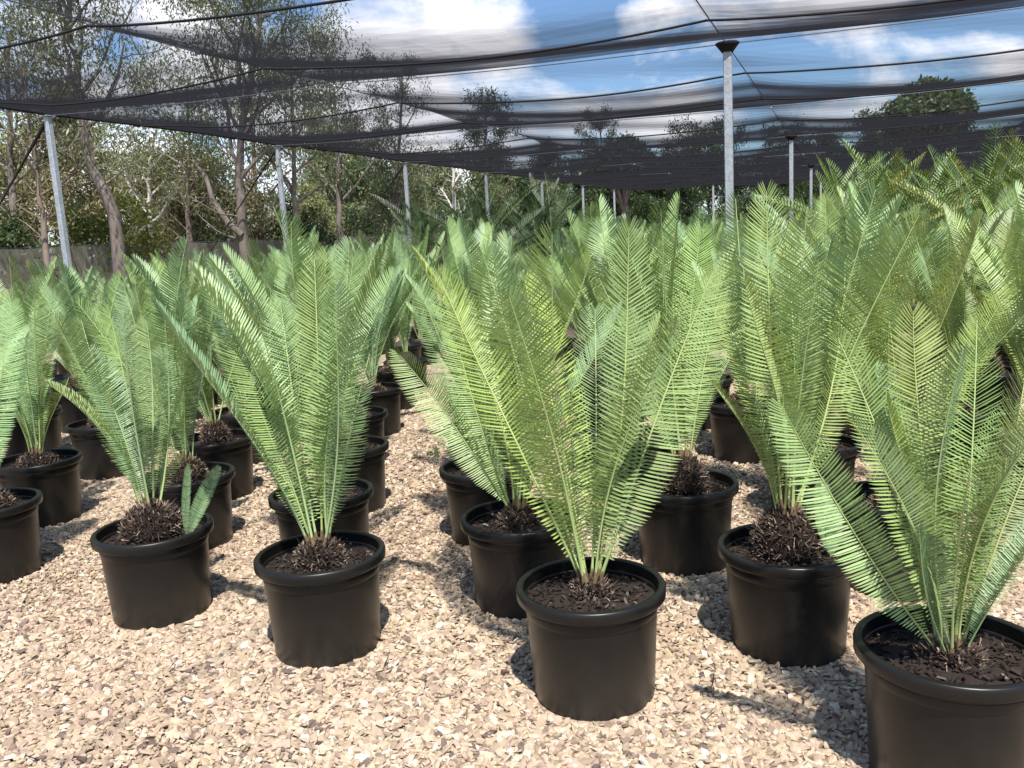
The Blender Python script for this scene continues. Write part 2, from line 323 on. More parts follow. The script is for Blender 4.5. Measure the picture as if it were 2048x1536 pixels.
def post(k, v, label, cap=True, strap=False, wdt=.085):
    p = house(AL + k, v, 0); h = hcab(v) - .03
    r = empty('steel_post', p); r.rotation_euler = (0, 0, -TH); tag(r, label, 'post', 'galvanised posts holding up the shade cloth')
    mb = MB(); hw = wdt / 2; b = .008
    ring = np.array([[-hw + b, -hw], [hw - b, -hw], [hw, -hw + b], [hw, hw - b], [hw - b, hw], [-hw + b, hw], [-hw, hw - b], [-hw, -hw + b]])
    V = np.concatenate([np.c_[ring, np.full(8, z)] for z in (-.1, h)]); q = np.arange(8)
    mb.add(V, [np.stack([q, (q + 1) % 8, 8 + (q + 1) % 8, 8 + q], -1), np.array([[8, 9, 10, 11, 12, 13, 14, 15]])])
    mb.obj('shaft', M['galv'], r)
    if cap:
        mb = MB(); prof = [(.001, h + .03), (.11, h + .032), (.13, h + .02), (.105, h - .01), (.062, h - .065), (.061, h - .07)]
        lathe(mb, prof, 14); mb.obj('cap', M['strap'], r)
    else:
        mb = MB(); box(mb, (0, 0, h + .012), (.15, .15, .012)); box(mb, (0, 0, h + .024), (.03, .2, .012)); mb.obj('cap', M['galv'], r)
    return r
ordl = ['nearest', 'second', 'third', 'fourth', 'fifth', 'sixth', 'seventh']
for k in range(7):
    post(k, PL, '%s grey steel post along the open left edge of the shade cloth' % ordl[k], cap=False)
    if k < 7:                            # black tie strap from the post head down and outward
        a = house(AL + k, PL, hcab(PL) - .05); b = house(AL + k - .10, PL + .55, 0)
        mb = MB(); tube(mb, [a, a * .86 + b * .14, a * .62 + b * .38, b], [.03, .02, .009, .006], 5)
        tag(mb.obj('tie_strap', M['strap']), 'black tie strap running down from the head of the %s left post' % ordl[k], 'strap', 'tie straps of the left posts')
for k, nm in ((0, 'tall near grey steel post with black cap in the middle of the cycads'), (2, 'second inner grey post behind the tall near post'), (4, 'third inner grey post behind the tall near post'), (6, 'farthest inner grey post under the back edge of the cloth')):
    post(k, PR, nm)
post(6, PL - DL, 'far grey post under the back edge left of the tall near post', cap=False)
post(2, PR - 2 * DL, 'grey post out on the right among the cycads'); post(0, PR - 2 * DL, 'grey post beyond the right edge of the view')
# ------------------------------------------------------------------ fence on the left
fr = empty('mesh_fence', house(3, PL + .42, 0)); fr.rotation_euler = (0, 0, -TH); tag(fr, 'low grey green mesh covered fence running behind the left posts', 'fence')
mb = MB(); n = 90; L0, L1 = -18, 52
yy = np.linspace(L0, L1, n); V = np.concatenate([np.c_[.02 * np.sin(yy * 3.1), yy, np.full(n, .03)], np.c_[.03 * np.sin(yy * 2.3), yy, 1.80 + .02 * np.sin(yy * 2.6)]])
q = np.arange(n - 1); mb.add(V, np.stack([q, q + 1, n + q + 1, n + q], -1), 0, True); mb.obj('mesh_panel', M['fence'], fr)
for y in np.arange(L0, L1, 3.0):
    mb = MB(); tube(mb, [(-.05, y, -.1), (-.05, y, 1.86)], .024, 8); mb.obj('fence_post', M['galv'], fr)
mb = MB(); tube(mb, [(-.04, y, 1.82 + .02 * math.sin(y * 2.6)) for y in yy], .006, 4); mb.obj('top_wire', M['wire'], fr)
# ------------------------------------------------------------------ cycad fronds (unit length along +Z, leaf face towards -Y)
def frond_geo(rng, pairs=88, hw=.125, keel=35, bow=.06, recurve=.03, side=.0, lw=.0074, hi=True, base=.10):
    def C(t):
        t = np.asarray(t, float)
        return np.stack([side * np.sin(math.pi * t), -bow * 4 * t * (1 - t) + recurve * t ** 3 * (1 - t) * 4, t], -1)
    tt = base + (1 - base) * (np.linspace(0, 1, pairs) ** .94)
    P = C(tt); T = norm(C(tt + 1e-3) - C(tt - 1e-3)); X = np.array([1., 0, 0]); Nn = norm(np.cross(T, np.cross(np.array([0, -1., 0]), T)))  # face normal
    Xv = norm(np.cross(T, Nn)); Nn = np.cross(Xv, T)
    s = (tt - base) / (1 - base)
    prof = np.interp(s, [0, .06, .16, .32, .5, .68, .82, .92, .98, 1], [.16, .30, .62, .90, 1., .98, .86, .66, .45, .3])
    phi = np.radians(np.interp(s, [0, .2, .5, .8, .93, 1], [88, 84, 76, 65, 50, 26]))
    V, Q, Tr = [], [], []; nv = 0
    for sg in (-1, 1):
        m_ = len(tt); ph = phi + rng.normal(0, .016, m_) + .03 * np.sin(s * rng.uniform(6, 14) + rng.uniform(0, 6)); kl = np.radians(keel + 3) + rng.normal(0, .022, m_) - np.radians(8) * s
        ln = hw * .93 * prof * (1 + rng.normal(0, .025, m_)); ln = np.where(rng.random(m_) < .012, .012, np.maximum(ln, .012))
        off = rng.normal(0, .0012, m_)[:, None] * T
        o_ = Xv * (sg * np.cos(kl))[:, None] + Nn * np.sin(kl)[:, None]
        d = T * np.cos(ph)[:, None] + o_ * np.sin(ph)[:, None]
        wv = norm(T - (T * d).sum(1, keepdims=True) * d); bn = np.cross(d, wv) * sg
        tw = np.radians(-28) + rng.normal(0, .07, m_); wv = wv * np.cos(tw)[:, None] + bn * np.sin(tw)[:, None]
        wd = (lw * np.interp(prof, [.1, .6, 1], [.55, .95, 1.]))[:, None] * (1 + rng.normal(0, .06, m_))[:, None]
        B = P + off + Xv * (sg * .002); cv = norm(T * .8 + Nn * .1)      # tips sweep forward and dip a little
        rows = [(0., .55, 0), (.38, 1., .01), (.78, .72, .035)] if hi else [(0., .7, 0), (.55, 1., .02)]
        pts = []
        for a, ww, dr in rows:
            c = B + d * (ln * a)[:, None] + cv * (ln * dr)[:, None]; pts += [c - wv * wd * ww * .5, c + wv * wd * ww * .5]
        pts.append(B + d * ln[:, None] + cv * (ln * .07)[:, None])
        k = len(pts); A = np.stack(pts, 1).reshape(-1, 3); b0 = nv + np.arange(m_)[:, None] * k
        for r_ in range(len(rows) - 1): Q.append(b0 + np.array([[2 * r_, 2 * r_ + 1, 2 * r_ + 3, 2 * r_ + 2]]))
        Tr.append(b0 + np.array([[k - 3, k - 2, k - 1]])); V.append(A); nv += len(A)
    return C, np.concatenate(V), np.concatenate(Q), np.concatenate(Tr)
def frond_mb(mb, geo, Mx=None, hi=True, mats=(0, 1)):
    C, V, Q, Tr = geo; t_ = np.linspace(-.0, 1, 14 if hi else 6); P = C(t_)
    if Mx is not None: V = V @ Mx[:3, :3].T + Mx[:3, 3]; P = P @ Mx[:3, :3].T + Mx[:3, 3]; sc_ = np.linalg.norm(Mx[:3, 2])
    else: sc_ = 1
    mb.add(V, [Q, Tr], mats[0]); tube(mb, P, np.interp(t_, [0, .05, .5, 1], [.0072, .005, .0032, .0012]) * sc_, 5 if hi else 3, mats[1], cap=False)
    if hi and len(mats) > 2: tube(mb, C(np.linspace(-.03, .055, 4)), [.0125, .0108, .0085, .0054], 6, mats[2], cap=False)
rf = np.random.default_rng(11)
HI, HIG = [], []
specs = [(.125, 28, .05, .03, 0), (.12, 40, .07, .02, .015), (.13, 20, .04, .05, -.02), (.115, 48, .09, .0, .01), (.125, 33, .06, .06, -.012), (.11, 55, .03, .02, .02), (.128, 24, .08, .04, 0), (.118, 38, .05, .07, .025)]
for hw, kl, bw, rc, sd in specs:
    g_ = frond_geo(rf, 84, hw, kl, bw, rc, sd); HIG.append(g_); mb = MB(); frond_mb(mb, g_, mats=(0, 1, 2)); HI.append(mb.mesh('frond', [M['frond'], M['rachis'], M['stalk_base']]))
LO = [frond_geo(rf, 66, hw * .92, kl + 9, bw, rc, sd, lw=.0078, hi=False) for hw, kl, bw, rc, sd in specs]
VLO = [frond_geo(rf, 34, hw * 1.02, kl, bw, rc, sd, lw=.015, hi=False) for hw, kl, bw, rc, sd in specs]
def frond_mx(B, T, face, wscale=1.0):
    B = np.asarray(B, float); T = np.asarray(T, float); ax = T - B; L = np.linalg.norm(ax); z = ax / L
    y = -norm(face - (face @ z) * z); x = np.cross(y, z)
    m = np.eye(4); m[:3, 0] = x * L * wscale; m[:3, 1] = y * L; m[:3, 2] = z * L; m[:3, 3] = B; return m
def rotz_about(v, ax, a): return v * math.cos(a) + np.cross(ax, v) * math.sin(a) + ax * (ax @ v) * (1 - math.cos(a))
def rnd_frond(rng, crown, Lm, lean_max=42, ring=None):
    az = rng.uniform(0, 2 * math.pi) if ring is None else ring; u = rng.random()
    lean = np.radians(4 + (lean_max - 4) * u ** .9); L = Lm * rng.uniform(.82, 1.08) * (1 - .1 * u)
    h = np.array([math.cos(az), math.sin(az), 0]); B = crown + h * .02
    T = B + (h * math.sin(lean) + np.array([0, 0, 1]) * math.cos(lean)) * L
    face = np.array([0, 0, .6]) - h * .9; ax = norm(T - B); face = rotz_about(face, ax, rng.normal(0, .45))
    return frond_mx(B, T, face, rng.uniform(.9, 1.08)), int(rng.integers(0, 8))
# pot, soil and caudex
def pot_mb(seg=56):
    mb = MB(); pr = [(.001, .004), (.186, .004), (.194, .0), (.1985, .008), (.2165, .334), (.2175, .339), (.241, .3385), (.2435, .342), (.2445, .367), (.243, .3735), (.239, .377), (.228, .3775)]
    z = .375
    for k in range(5): pr += [(.2195, z), (.2225, z - .004)]; z -= .009
    pr += [(.217, .30), (.213, .29)]
    lathe(mb, pr, seg); return mb
POT = pot_mb().mesh('pot', [M['pot']])
def soil_mb(rng, zt, n=420):
    mb = MB(); seg = 40; rad = np.linspace(.0, .222, 9); V = [[0, 0, zt + .02]]
    for r_ in rad[1:]:
        for a in range(seg): th = a / seg * 2 * math.pi; V.append([r_ * math.cos(th), r_ * math.sin(th), zt + .02 * (1 - (r_ / .222) ** 2) + rng.normal(0, .0035) * (r_ < .22)])
    F3 = [[0, 1 + a, 1 + (a + 1) % seg] for a in range(seg)]; F4 = []
    for r_ in range(7):
        for a in range(seg): F4.append([1 + r_ * seg + a, 1 + (r_ + 1) * seg + a, 1 + (r_ + 1) * seg + (a + 1) % seg, 1 + r_ * seg + (a + 1) % seg])
    mb.add(V, [np.array(F3), np.array(F4)], 0, True)
    for _ in range(n):                   # bark chips
        r_ = .212 * math.sqrt(rng.random()); th = rng.uniform(0, 6.283); c = np.array([r_ * math.cos(th), r_ * math.sin(th), zt + .024 * (1 - (r_ / .222) ** 2) + .002])
        a = norm(rng.normal(0, 1, 3) * [1, 1, .4]); b = norm(np.cross(a, rng.normal(0, 1, 3))); l, w_ = rng.uniform(.006, .016), rng.uniform(.003, .006); e = np.cross(a, b) * .003
        q = np.array([c - a * l - b * w_ * .6, c + a * l - b * w_, c + a * l * .9 + b * w_, c - a * l + b * w_ * .8])
        mb.add(np.vstack([q, q - e]), np.array([[0, 1, 2, 3], [0, 4, 5, 1], [1, 5, 6, 2], [2, 6, 7, 3], [3, 7, 4, 0], [7, 6, 5, 4]]))
    return mb
def caudex_mb(rng, rx, zb, h, n=420):
    """old leaf bases packed over a barrel: zb bottom, h height"""
    mb = MB(); pr = [(rx * .82, zb), (rx * .97, zb + h * .25), (rx, zb + h * .45), (rx * .88, zb + h * .7), (rx * .55, zb + h * .92), (rx * .2, zb + h), (.001, zb + h)]
    lathe(mb, pr, 20, 1)
    px_, pz_ = np.array(pr).T
    for _ in range(n):
        z = zb + h * rng.random() ** .9; r_ = np.interp(z, pz_[:6], px_[:6]); th = rng.uniform(0, 6.283); hd = np.array([math.cos(th), math.sin(th), 0])
        up = (z - zb) / h; d = norm(hd * (1 - .55 * up) + np.array([0, 0, .35 + .8 * up]) + rng.normal(0, .38, 3)); l = rng.uniform(.008, .026); w_ = rng.uniform(.0028, .0055)
        s_ = norm(np.cross(d, [0, 0, 1])); n_ = np.cross(s_, d); c = hd * r_ * .96 + np.array([0, 0, z])
        V = [c - s_ * w_, c + s_ * w_, c + n_ * w_ * .9, c + d * l - s_ * w_ * .45, c + d * l + s_ * w_ * .45, c + d * l * 1.02 + n_ * w_ * .4]
        mb.add(V, [np.array([[0, 1, 4, 3], [1, 2, 5, 4], [2, 0, 3, 5]]), np.array([[3, 4, 5]])])
    for _ in range(n // 3):              # loose dry fibres and stubs of old stalks
        z = zb + h * rng.random(); r_ = np.interp(z, pz_[:6], px_[:6]); th = rng.uniform(0, 6.283); hd = np.array([math.cos(th), math.sin(th), 0]); c = hd * r_ * .95 + np.array([0, 0, z])
        d = norm(hd + np.array([0, 0, rng.uniform(-.6, 1.2)]) + rng.normal(0, .5, 3)); l = rng.uniform(.02, .05); s_ = norm(np.cross(d, [.1, .2, 1])) * rng.uniform(.0006, .0022)
        mb.add([c - s_, c + s_, c + d * l + s_ * .6, c + d * l - s_ * .6], np.array([[0, 1, 2, 3]]))
    return mb
rs = np.random.default_rng(5)
SOIL = [soil_mb(rs, .322).mesh('soil', [M['soil']]) for _ in range(4)]
CAU = {}
def caudex(rx, h):
    k = (rx, h)
    if k not in CAU: CAU[k] = [caudex_mb(rs, rx, .29, h, int(420 + 40000 * rx * h)).mesh('caudex', [M['caudex'], M['soil_dark']]) for _ in range(1)]
    return CAU[k][0]
YG, GR, BL, OL = (.325, .425, .15), (.28, .395, .155), (.235, .36, .18), (.275, .335, .125)
def tint(rng, *cols):
    c = np.array(cols[int(rng.integers(0, len(cols)))]) * rng.uniform(.8, 1.1) * np.array([rng.uniform(.93, 1.05), 1, rng.uniform(.9, 1.1)])
    return (*c, 1)
PLANTS = []
def potted(name, x, y, label, group, rx, ch, rng, rotz=0):
    r = empty(name, (x, y, 0)); tag(r, label, 'cycad', group); PLANTS.append((x, y))
    for nm, me in (('pot', POT), ('soil', SOIL[int(rng.integers(0, 4))]), ('caudex', caudex(rx, ch))):
        o = link(bpy.data.objects.new(nm, me), r); o.rotation_euler = (0, 0, rng.uniform(0, 6.28))
    return r
def add_frond(r, Mx, proto, col):
    o = link(bpy.data.objects.new('frond', HI[proto]), r); mm_ = Matrix([list(q) for q in Mx])
    mm_.translation -= r.location; o.matrix_local = mm_; o.color = col; return o
G1 = 'potted cycads standing on the gravel'
def front_plant(x, y, rx, ch, label, seed, fronds, extra=4, Lm=1.1, cols=(YG, GR), lean=38):
    """fronds: (tip px x, tip px y, dy, face) face: 'u' upper side to camera, 'd' underside, 'e' edge on"""
    rng = np.random.default_rng(seed); r = potted('potted_cycad', x, y, label, G1, rx, ch, rng)
    crown = np.array([x, y, .29 + ch - .015])
    for fr_ in fronds:
        tx, ty, dy = fr_[:3]; T = at(tx, ty, y + dy); hz = T - crown; hz[2] = 0; h = norm(hz + 1e-6); B = crown + h * min(.035, rx * .35); B[2] -= .01
        ax = norm(T - B); face = np.array([0, 0, .5]) - h * .9
        if len(fr_) > 3 and fr_[3] == 'u': face = np.array([0, -1., .35])
        if len(fr_) > 3 and fr_[3] == 'd': face = np.array([0, 1., .1])
        if len(fr_) > 3 and fr_[3] == 'e': face = np.array([math.copysign(1., -h[0]), -.12, .2])
        face = rotz_about(face, ax, rng.normal(0, .2)); Lf = np.linalg.norm(T - B)
        ws = fr_[4] if len(fr_) > 4 else min(1.25, max(.9, 1.02 / Lf)) * rng.uniform(.95, 1.05)
        add_frond(r, frond_mx(B, T, face, ws), int(rng.integers(0, 8)), tint(rng, *cols))
    for _ in range(extra):
        Mx, p = rnd_frond(rng, crown, Lm, lean); add_frond(r, Mx, p, tint(rng, *cols))
    return r
front_plant(.22, 2.71, .07, .095, 'cycad in the centre foreground pot, tall yellow green fronds rising from a tiny trunk', 1,
    [(877, 550, .3, 'u'), (964, 501, .12, 'd'), (1018, 593, -.2, 'd'), (1104, 468, -.2, 'd'), (1258, 455, .12, 'u'), (1050, 560, .35, 'u'), (1320, 640, .1, 'e'), (1426, 544, .1, 'u', 1.15), (1190, 620, .42, 'u')], 1, cols=(YG, YG, GR), lean=25)
front_plant(-.76, 3.16, .095, .125, 'cycad with a shaggy low dark trunk in the front pot left of the aisle', 2,
    [(317, 614, -.05, 'e'), (385, 540, .05), (424, 572, .28, 'u'), (507, 606, -.22, 'd'), (672, 576, -.25, 'd'), (629, 519, .25, 'u'), (707, 515, .2, 'u'), (768, 506, .05, 'e'), (560, 600, .3, 'u'), (770, 600, .25, 'u'), (480, 660, .15, 'u')], 0, cols=(GR, GR, YG, BL))
front_plant(-1.56, 3.58, .125, .185, 'bluish cycad on a fat round bristly trunk in the second front pot from left', 3,
    [(110, 639, -.08, 'd'), (96, 768, -.15), (162, 639, .25, 'u'), (246, 635, -.2, 'd'), (292, 640, .2, 'u'), (325, 700, .32, 'u'), (370, 760, .1), (215, 610, .15, 'u'), (330, 640, -.02, 'd'), (180, 700, .05)], 0, cols=(BL, GR, BL))
front_plant(0.0, 3.47, .085, .12, 'cycad behind the centre foreground pot, a long pale frond arching low to the left', 4,
    [(791, 701, -.05, 'u'), (872, 755, .1, 'u'), (905, 640, .1, 'u'), (990, 560, .1), (1060, 540, .2, 'u')], 6, cols=(YG, GR, BL), lean=30)
front_plant(-.15, 4.31, .08, .10, 'cycad in the first pot right of the aisle, two pots behind the centre one', 5,
    [(840, 577, .1, 'u'), (900, 555, .2, 'u'), (870, 640, -.1)], 6, cols=(YG, GR), lean=28)
front_plant(.95, 2.97, .115, .21, 'tall upright yellow green cycad on a thick bristly trunk before the near steel post', 6,
    [(1533, 382, .12, 'u'), (1471, 397, .25, 'd'), (1613, 415, -.1, 'd'), (1751, 380, .1, 'd'), (1838, 430, .0, 'd'), (1489, 558, -.25, 'e'), (1440, 600, .2, 'u'), (1637, 525, -.2, 'd'), (1420, 760, .05, 'e'), (1570, 470, .3, 'u'), (1690, 520, .3, 'u')], 0, cols=(YG, YG, GR), lean=25)
front_plant(.75, 3.82, .11, .2, 'cycad with dark stubby trunk between the centre pot and the near steel post', 7,
    [(1326, 480, .1, 'd'), (1358, 400, .1, 'e'), (1402, 458, .2, 'u'), (1455, 530, .1, 'u'), (1250, 620, .1, 'u'), (1200, 560, .3, 'u'), (1500, 640, .1)], 4, cols=(GR, YG, GR), lean=32)
front_plant(1.13, 2.17, .085, .08, 'cycad with arching wide fronds in the closest pot, cut off at bottom right', 8,
    [(1560, 808, -.05, 'u', .85), (1705, 843, -.08, 'u', .95), (1676, 676, .2, 'u'), (1774, 800, .05), (1826, 623, .2, 'u', 1.05), (1954, 640, .15, 'u', 1.1), (1925, 705, -.1, 'd'), (1942, 930, -.3, 'd', 1.3), (2060, 700, .2, 'u'), (2120, 800, .1, 'u'), (1838, 1058, -.25, 'd', 1.2), (2100, 640, .25, 'u'), (2130, 980, -.1), (1750, 740, .3, 'u')], 4, Lm=.78, lean=34, cols=(GR, BL, OL))
front_plant(-2.6, 4.14, .11, .14, 'cycad in the foreground pot cut by the left edge of the view', 9, [(25, 606, .1, 'u'), (-60, 640, .1), (-120, 620, .0), (60, 660, .2, 'u')], 5, cols=(BL, GR))
front_plant(-2.83, 5.05, .11, .12, 'cycad on a rusty brown trunk in the second pot back at the left edge', 10, [(20, 606, .2, 'u'), (70, 585, -.15, 'd'), (104, 585, .1, 'u'), (-15, 770, -.1), (135, 760, -.1), (45, 620, .2, 'u')], 4, cols=(GR, BL, YG), lean=30)
front_plant(-1.74, 4.48, .10, .16, 'cycad in the pot right behind the fat bristly trunk', 11, [(246, 564, .1, 'u'), (312, 531, .2, 'u'), (271, 572, -.1, 'd'), (395, 600, .1), (430, 640, .1)], 5, cols=(GR, BL), lean=32)
# seedlings beside two of the trunks
def pup(x, y, z, tips, label):
    rng = np.random.default_rng(77); r = empty('cycad_pup', (x, y, z)); tag(r, label, 'seedling')
    for (tx, ty, ws) in tips:
        B = np.array([x, y, z]); T = at(tx, ty, y - .02); add_frond(r, frond_mx(B, T, np.array([.2, -1, .4]), ws), 2, (*BL, 1))
pup(-1.40, 3.52, .32, [(437, 935, .85), (377, 930, .5)], 'small single leafed seedling beside the fat bristly trunk')
pup(1.09, 2.93, .32, [(1640, 960, 1.3), (1672, 1010, 1.5)], 'small seedling in the pot of the tall cycad by the near post')
# ------------------------------------------------------------------ the other plants of the block
cols_ = []                               # (column name, [(x, y)])
def fill(xs, y0, y1, step, drift=0.0, rng=None):
    out = []; y = y0
    while y < y1:
        out.append((xs + drift * (y - y0) + rng.normal(0, .07), y + rng.normal(0, .07))); y += step + .012 * max(0, y - 6)
    return out
rg_ = np.random.default_rng(21); YMAX = 33.0
COL = [('first column left of the aisle', [(-.93, 4.0), (-.98, 4.95), (-1.12, 5.95), (-1.13, 7.0), (-1.12, 8.05)] + fill(-1.13, 9.05, YMAX, .98, 0, rg_)),
       ('second column left of the aisle', [(-1.88, 5.37), (-1.97, 6.3)] + fill(-2.0, 7.25, YMAX, .98, -.01, rg_)),
       ('third column left of the aisle', [(-2.93, 6.12)] + fill(-2.95, 7.05, YMAX, .98, -.01, rg_)),
       ('first column right of the aisle', [(-.2, 5.25), (-.22, 6.2), (-.15, 7.15)] + fill(-.15, 8.1, YMAX, .98, 0, rg_)),
       ('second column right of the aisle', [(.68, 4.8), (.66, 5.75), (.72, 6.7)] + fill(.75, 7.65, YMAX, .98, 0.0, rg_)),
       ('third column right of the aisle', [(1.55, 3.44), (1.54, 4.42), (1.5, 5.58), (1.45, 6.6)] + fill(1.6, 7.55, YMAX, .98, .005, rg_))]
names = {4: 'fourth', 5: 'fifth', 6: 'sixth', 7: 'seventh', 8: 'eighth', 9: 'ninth', 10: 'tenth', 11: 'eleventh', 12: 'twelfth', 13: 'thirteenth', 14: 'fourteenth', 15: 'fifteenth', 16: 'sixteenth', 17: 'seventeenth', 18: 'eighteenth', 19: 'nineteenth', 20: 'twentieth'}
for q in range(4, 15): COL.append(('%s column left of the aisle' % names[q], fill(-2.95 - .93 * (q - 3), 4.9 + .75 * (q - 4), YMAX, .98, -.01, rg_)))
for q in range(4, 21): COL.append(('%s column right of the aisle' % names[q], fill(1.6 + .93 * (q - 3), 3.05 + 1.15 * (q - 4), YMAX, .98, .005, rg_)))
BIG = [(3.55, 8.6), (4.5, 8.3), (5.5, 8.8), (4.9, 9.9), (3.9, 10.3), (6.3, 10.2), (-.35, 13.6), (.65, 14.2), (-1.3, 14.4), (7.2, 12.4), (5.6, 12.6)]
ordn = ['', 'second', 'third', 'fourth', 'fifth', 'sixth', 'seventh', 'eighth', 'ninth', 'tenth', 'eleventh', 'twelfth', 'thirteenth', 'fourteenth', 'fifteenth', 'sixteenth', 'seventeenth', 'eighteenth', 'nineteenth', 'twentieth'] + ['farthest'] * 20
cand = []
for cname, pts in COL:
    for rk, (x, y) in enumerate(pts):
        v = (np.array([x, y]) @ NV[:2]) / S
        if v > PL - .08: continue
        if any((x - a) ** 2 + (y - b) ** 2 < .85 ** 2 for a, b in BIG): continue
        if x > .66 * y + .9 or x < -.66 * y - .9: continue
        if any(np.hypot(*(house(AL + k, PR, 0)[:2] - (x, y))) < .3 for k in (0, 2, 4, 6)): continue
        if (np.array([x, y]) @ DV[:2]) / S > AL + 6.0: continue
        cand.append((math.hypot(x, y), x, y, cname, rk))
cand.sort()
MIDN = 46
def far_plant_mb(mb, rng, x, y, protos, n, Lm, crown_z, pot=True, lean=40, seg=20, mats=(0, 1, 2, 3)):
    crown = np.array([x, y, crown_z])
    for q in range(n):
        Mx, p = rnd_frond(rng, crown, Lm, lean); frond_mb(mb, protos[p], Mx, False, mats[:2])
    if pot:
        pr = [(.001, .004), (.194, .0), (.2165, .33), (.238, .331), (.2405, .37), (.232, .379), (.222, .377), (.215, .30), (.12, .315), (.10, crown_z - .05), (.05, crown_z + .01), (.001, crown_z + .01)]
        lathe(mb, pr[:8], seg, mats[2], c=(x, y, 0)); lathe(mb, pr[7:], seg, mats[3], c=(x, y, 0))
rm = np.random.default_rng(31)
FARM = []
for q in range(12):
    mb = MB(); far_plant_mb(mb, rm, 0, 0, LO, int(rm.integers(9, 15)), rm.uniform(1.05, 1.32), rm.uniform(.38, .5), lean=rm.uniform(24, 36)); FARM.append(mb.mesh('potted_cycad', [M['frond'], M['rachis'], M['pot'], M['caudex']]))
cnt = {}
for n_, (dist, x, y, cname, rk) in enumerate(cand[:288 - len(BIG)]):
    px, py = pix((x, y, 1.2)); blu = rm.random()
    col = (BL, BL, GR, GR, YG)[int(rm.integers(0, 5))]
    if px > 1500 and rm.random() < .5: col = (GR, YG, OL)[int(rm.integers(0, 3))]
    if n_ < MIDN:
        tone = {BL: 'blue green', GR: 'green', YG: 'yellow green', OL: 'olive'}[col]
        side = cname.replace(' of the aisle', ' of the gravel aisle')
        lab = 'potted %s cycad, %s in the %s' % (tone, ('number %d from the front' % (rk + 1)) if 0 else 'plant', side)
        k = (cname, rk); pos = {'first column left of the aisle': 1, 'second column left of the aisle': 2, 'third column left of the aisle': 2, 'first column right of the aisle': 2, 'second column right of the aisle': 2}.get(cname, 0) + rk
        if cname == 'third column left of the aisle': pos = 2 + rk
        lab = 'potted cycad %s back in the %s' % (ordn[pos] if pos else 'frontmost,', side)
        lab = lab.replace('frontmost, back', 'frontmost')
        r = potted('potted_cycad', x, y, lab, G1, (.085, .1, .115)[int(rm.integers(0, 3))], (.1, .14, .18)[int(rm.integers(0, 3))], rm)
        ch = rm.uniform(.09, .16); crown = np.array([x, y, .29 + ch]); Lm = rm.uniform(1.08, 1.26) * float(np.interp(px, [0, 350, 700], [.97, .98, 1.])); le = rm.uniform(23, 35)
        for _ in range(int(rm.integers(11, 15))):
            Mx, p = rnd_frond(rm, crown, Lm, le); add_frond(r, Mx, p, tint(rm, col, col, GR))
    else:
        o = link(bpy.data.objects.new('potted_cycad', FARM[int(rm.integers(0, 12))])); o.location = (x, y, 0); o.rotation_euler = (0, 0, rm.uniform(0, 6.28))
        s_ = rm.uniform(.84, 1.12) * float(np.interp(px, [0, 350, 750, 950], [.86, .88, .90, .91]) * (.88 if (840 < px < 1180 and y > 8) else 1)); o.scale = (rm.uniform(.97, 1.03), 1, s_); o.color = tint(rm, col); PLANTS.append((x, y))
        reg = 'left' if px < 700 else ('middle' if px < 1400 else 'right'); band = 'middle' if y < 11 else 'back'
        lab = {('left', 'middle'): 'cycad packed among others between the left edge pots and the mesh fence', ('left', 'back'): 'far cycad whose tips show just below the mesh fence on the left',
               ('middle', 'middle'): 'cycad packed among others straight behind the gravel aisle', ('middle', 'back'): 'far cycad in the back rows near the dark big cycads',
               ('right', 'middle'): 'cycad packed among others to the right of the near steel post', ('right', 'back'): 'far cycad in the back rows behind the yellowing big cycads'}[(reg, band)]
        tag(o, lab, 'cycad', 'cycads packed in the %s rows, %s part of the block' % (band, reg))
rest = cand[288 - len(BIG):]
if rest:
    mb = MB()
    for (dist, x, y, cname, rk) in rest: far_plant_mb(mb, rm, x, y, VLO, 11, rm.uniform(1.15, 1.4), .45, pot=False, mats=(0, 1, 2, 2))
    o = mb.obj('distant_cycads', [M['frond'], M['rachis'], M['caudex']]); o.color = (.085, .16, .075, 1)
    tag(o, 'mass of small far cycads filling the back of the nursery', 'cycads', kind='stuff')
# the big dark cycads
BIGF = [frond_geo(rf, 46, hw * .84, kl + 8, bw, rc, sd, lw=.0098, hi=True) for hw, kl, bw, rc, sd in [(.13, 20, .12, .06, 0), (.12, 30, .15, .05, .02), (.135, 15, .10, .08, -.02), (.125, 25, .17, .04, .01)]]
DK, YL = (.095, .16, .045), (.30, .33, .06)
BIGM = []
for g_ in BIGF: mb = MB(); frond_mb(mb, g_); BIGM.append(mb.mesh('frond', [M['frond'], M['rachis']]))
biglab = ['big dark cycad with yellowing fronds in the right clump, nearest the steel post', 'big cycad with bright yellow fronds in the middle of the right clump', 'big dark green cycad at the right edge of the view', 'big dark cycad behind the yellow fronded one', 'big dark cycad at the back left of the right clump', 'big dark cycad farthest right in the clump', 'middle one of the three big dark cycads behind the aisle', 'big dark cycad right of the other two behind the aisle', 'big dark cycad left of the other two behind the aisle', 'far big cycad behind the right clump, farther right', 'far big cycad behind the right clump, farther left']
